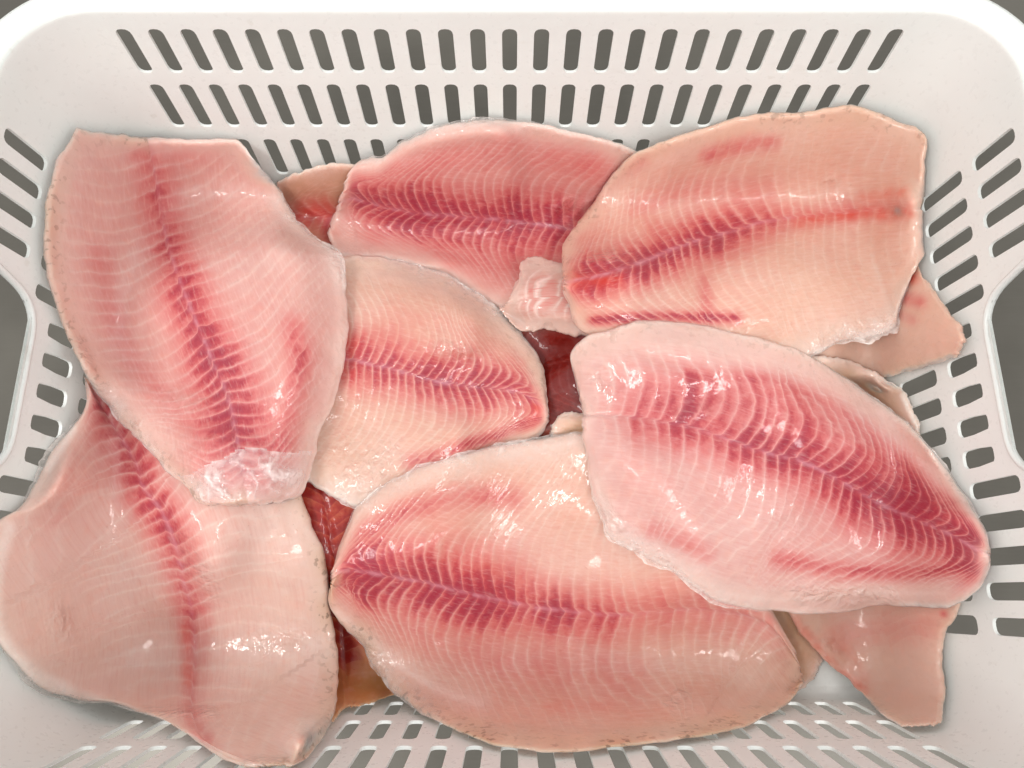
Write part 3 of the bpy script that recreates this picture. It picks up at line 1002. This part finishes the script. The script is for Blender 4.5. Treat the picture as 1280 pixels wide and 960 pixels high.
FILLETS["G"] = dict(
    mid=[(1237, 694), (1212, 682), (1190, 669), (1145, 649), (1107, 634), (1081, 620), (1044, 597), (999, 576), (950, 564), (905, 548), (856, 532), (800, 523), (765, 520), (728, 519)],
    e1=[(1238, 686), (1235, 668), (1224, 648), (1207, 622), (1175, 577), (1145, 540), (1111, 510), (1062, 476), (1010, 444), (965, 426), (912, 414), (875, 405), (835, 401), (794, 402), (764, 411), (732, 422), (715, 440), (715, 460), (723, 490)],
    e2=[(1238, 702), (1237, 714), (1222, 738), (1197, 756), (1170, 760), (1100, 757), (1062, 765), (1010, 769), (976, 765), (942, 761), (901, 753), (871, 735), (837, 712), (800, 692), (767, 675), (752, 649), (738, 604), (733, 570), (728, 545)],
    band=[(0, 24, 0.95), (0.1, 30, 1.0), (0.3, 30, 1.08), (0.5, 26, 1.0), (0.65, 26, 0.85), (0.8, 26, 0.72), (0.88, 24, 0.6), (0.93, 14, 0.1), (1, 10, 0.0)],
    band_off=0,
    strokes=[('r', [(790, 500), (880, 498), (980, 515), (1060, 560), (1140, 615), (1200, 660)], 40, 0.66), ('r', [(860, 470), (980, 480), (1070, 530), (1160, 605)], 16, 0.55),
             ('r', [(975, 700), (1050, 712), (1130, 716), (1210, 708)], 14, 0.72), ('r', [(1215, 690), (1225, 715)], 18, 0.9), ('r', [(820, 665), (880, 690)], 16, 0.45),
             ('r', [(1120, 690), (1060, 660)], 20, 0.4), ('p', [(735, 440), (800, 425), (900, 435), (1000, 462), (1100, 520), (1180, 600)], 16, 0.55),
             ('p', [(800, 690), (860, 722), (910, 742), (980, 750), (1080, 742), (1180, 742)], 13, 0.7), ('p', [(745, 600), (765, 660)], 10, 0.7), ('p', [(760, 505), (735, 470)], 24, 0.3),
             ('w', [(1000, 742), (1060, 742), (1110, 745)], 14, 1.0), ('w', [(850, 522), (880, 512)], 9, 0.9), ('w', [(755, 635), (775, 665), (830, 705)], 14, 0.9),
             ('w', [(745, 475), (770, 490)], 12, 0.6), ('w', [(960, 650), (1000, 640), (980, 700)], 16, 0.35)], space=22, thick=0.021, chev=0.9, blush=0.02, dots=0.5, specks=(0.25, 0), tilt=(0, -0.06), flesh=lin(226, 186, 178), flesh2=lin(230, 194, 186),
    label="plump rosy fillet on top of the heap, its crimson tail tip by the wall slots")
FILLETS["A"] = dict(
    mid=[(312, 632), (305, 600), (294, 540), (285, 495), (262, 442), (232, 371), (214, 319), (202, 270), (191, 202), (184, 171)],
    e1=[(262, 631), (246, 627), (234, 608), (210, 590), (169, 546), (139, 514), (112, 476), (90, 435), (71, 390), (60, 349), (54, 297), (58, 247), (67, 210), (79, 187), (97, 161)],
    e2=[(352, 628), (374, 619), (386, 596), (394, 570), (399, 544), (416, 506), (429, 457), (435, 412), (431, 356), (427, 320), (394, 297), (366, 270), (345, 232), (319, 201), (297, 174)],
    band=[(0, 26, 0.35), (0.1, 36, 0.6), (0.2, 32, 0.95), (0.4, 27, 1.05), (0.6, 23, 0.92), (0.75, 20, 0.72), (0.9, 20, 0.62), (0.97, 18, 0.5), (1, 14, 0.2)],
    strokes=[('r', [(350, 555), (368, 500), (375, 450), (366, 410)], 20, 0.60), ('r', [(125, 320), (150, 420), (200, 490), (240, 530)], 20, 0.38),
             ('r', [(180, 200), (260, 190)], 18, 0.4), ('r', [(270, 580), (330, 570), (320, 610)], 30, 0.30), ('p', [(405, 305), (428, 325), (432, 360)], 9, 0.95),
             ('p', [(310, 190), (350, 240), (385, 290)], 7, 0.6), ('p', [(80, 200), (75, 300), (95, 400), (150, 500), (210, 560)], 15, 0.5),
             ('p', [(392, 530), (375, 600), (340, 620)], 9, 0.6), ('w', [(240, 560), (300, 560), (350, 560), (300, 600)], 26, 0.6), ('w', [(95, 425), (120, 480), (170, 530)], 9, 0.8),
             ('w', [(200, 495), (260, 510), (290, 495)], 14, 0.5), ('w', [(415, 320), (428, 345)], 8, 0.8)], space=22, thick=0.019, specks=(0.75, 0), dots=0.5, chev=0.6, blush=0.05, tilt=(-0.05, 0.12), flesh=lin(224, 182, 172), flesh2=lin(228, 190, 180),
    label="long pink fillet on top, along the side wall, with a wrinkled glossy tail")

GRID = {}
for key in "JMOPIHNEQBCDKFGA":
    o, GRID[key] = build_fillet(key, FILLETS[key])
    FILLETS[key]["obj"] = o


# ------------------------------------------------------------------ wet films and torn edge membranes
def film_material(name, colour, base_alpha, ridge_alpha):
    n = NT(name)
    n.b.inputs['Base Color'].default_value = colour + (1,)
    n.b.inputs['Roughness'].default_value = 0.10
    n.b.inputs['IOR'].default_value = 1.45
    n.b.inputs['Specular IOR Level'].default_value = 0.8
    v = n.coord()
    ns_ = n.noise(260, 2, 0.5, v, 0.5)
    a = n.math('ADD', base_alpha, n.math('MULTIPLY', n.attr("ridge"), ridge_alpha))
    n.put(n.b.inputs['Alpha'], n.math('MULTIPLY', a, n.ramp(ns_, 0.3, 0.6, 0.55, 1.0), clamp=True))
    n.put(n.b.inputs['Normal'], n.bump(ns_, 0.45, 0.003))
    return n.m


FILM = film_material("wet_film", (0.92, 0.80, 0.78), 0.20, 0.9)
MEMBRANE = film_material("torn_membrane", (0.88, 0.80, 0.76), 0.30, 0.6)


def strip_mesh(name, X, Y, Z, ridge, keep, mat, key):
    o0 = GRID[key]["org"]
    verts = np.stack([X - o0[0], Y - o0[1], Z - o0[2]], -1).reshape(-1, 3)
    a, b = X.shape
    idx = np.arange(a * b).reshape(a, b)
    faces = np.stack([idx[:-1, :-1], idx[1:, :-1], idx[1:, 1:], idx[:-1, 1:]], -1).reshape(-1, 4)
    k = keep.ravel()
    faces = [q for q in faces.tolist() if k[q[0]] and k[q[2]] and k[q[1]] and k[q[3]]]
    o = mesh_obj(name, verts, faces, mat, FILLETS[key]["obj"], 0)
    at = o.data.attributes.new("ridge", 'FLOAT', 'POINT')
    at.data.foreach_set('value', ridge.ravel().astype(np.float32))
    return o


def wrinkles(X, Y, seed):
    rx, ry = 0.9 * X - 0.45 * Y, 0.45 * X + 0.9 * Y
    wob_ = 0.006 * vnoise(X, Y, 90, seed + 12)
    r1 = np.clip(1 - np.abs(vnoise(rx + wob_, ry, 80, seed + 3)) * 5, 0, 1) ** 2
    r2 = np.clip(1 - np.abs(vnoise(X, Y + wob_, 150, seed + 4)) * 5, 0, 1) ** 2
    return r1, r2


def film(key, smin, smax, tmax, name, label):
    g = GRID[key]
    S, T = g["S"], g["T"]
    ii = np.where((S[:, 0] >= smin) & (S[:, 0] <= smax))[0]
    jj = np.where(np.abs(T[0]) <= tmax)[0]
    sub = np.ix_(ii, jj)
    X, Y, Z = g["X"][sub], g["Y"][sub], g["top"][sub].copy()
    s_ = (S[sub] - smin) / (smax - smin)
    lim = 0.66 + 0.55 * vnoise(X, Y, 60, 31)
    fade = np.clip(np.minimum(np.minimum(s_, lim - s_) * 6, (tmax - np.abs(T[sub])) * 8), 0, 1)
    r1, r2 = wrinkles(X, Y, 47)
    Z = Z + 0.0003 + fade * (0.0034 * r1 + 0.0020 * r2)
    edge = np.exp(-((lim - s_) / 0.035) ** 2)
    o = strip_mesh(name, X, Y, Z, np.clip(0.55 * r1 + 0.35 * r2, 0, 1) * (0.4 + 0.6 * fade) + 0.30 * edge, s_ < lim, FILM, key)
    o["label"] = label


def membrane(key, side, s0, s1, over, inner=0.16, name="torn_edge"):
    """thin ragged sheet that overhangs part of an outline by up to `over` metres"""
    g = GRID[key]
    S = g["S"]
    ii = np.where((S[:, 0] >= s0) & (S[:, 0] <= s1))[0]
    j_edge = 0 if side == 1 else g["T"].shape[1] - 1
    jn = int(np.argmin(np.abs(g["T"][0] - (-(1 - inner) if side == 1 else (1 - inner)))))
    js = np.linspace(jn, j_edge, 9).round().astype(int)
    X, Y, Z = [g[k][np.ix_(ii, js)] for k in ("X", "Y", "top")]
    Z = Z + 0.0005
    ex, ey = X[:, -1] - X[:, -4], Y[:, -1] - Y[:, -4]
    l = np.hypot(ex, ey) + 1e-9
    ex, ey = ex / l, ey / l
    prof_ = np.sin(np.pi * np.linspace(0, 1, len(ii))) ** 0.5
    rag = np.clip(0.55 + 0.9 * vnoise(np.arange(len(ii)) * 0.22, np.zeros(len(ii)), 1.0, ord(key)) + 0.5 * vnoise(np.arange(len(ii)) * 0.7, np.ones(len(ii)), 1.0, ord(key) + 1), 0.1, 1.2)
    ln = over * prof_ * rag
    for q in (0.35, 0.7, 1.0):
        X = np.hstack([X, (X[:, 8] + ex * ln * q)[:, None]])
        Y = np.hstack([Y, (Y[:, 8] + ey * ln * q)[:, None]])
        Z = np.hstack([Z, (Z[:, 8] + 0.0006 - 0.0014 * q * q)[:, None]])
    r1, r2 = wrinkles(X, Y, ord(key))
    w = np.concatenate([np.linspace(0, 1, 9), [1, 1, 1]])[None, :] * prof_[:, None]
    Z = Z + w * (0.0012 * r1 + 0.0006 * r2)
    edge = np.concatenate([np.zeros(9), [0.1, 0.3, 0.8]])[None, :]
    strip_mesh(name, X, Y, Z, np.clip(w * (0.4 * r1 + 0.3 * r2) + edge, 0, 1) - 0.5 * (1 - w), np.ones(X.shape, bool), MEMBRANE, key)


film("A", 0.012, 0.20, 0.95, "wet_film", "clear wrinkled wet film over the tail")
membrane("A", 2, 0.52, 0.86, 0.0025)
membrane("A", 1, 0.10, 0.42, 0.0015)
membrane("B", 1, 0.05, 0.24, 0.004)
membrane("B", 1, 0.52, 0.86, 0.004)
membrane("C", 1, 0.15, 0.70, 0.0015, 0.2)
membrane("C", 2, 0.55, 0.80, 0.002, 0.3)
membrane("D", 1, 0.06, 0.55, 0.0025, 0.2)
membrane("D", 2, 0.08, 0.34, 0.0015, 0.2)
membrane("F", 2, 0.55, 0.93, 0.004, 0.22)
membrane("G", 2, 0.45, 0.92, 0.003, 0.2)
membrane("G", 1, 0.05, 0.45, 0.001, 0.12)
membrane("E", 1, 0.05, 0.6, 0.0015, 0.15)
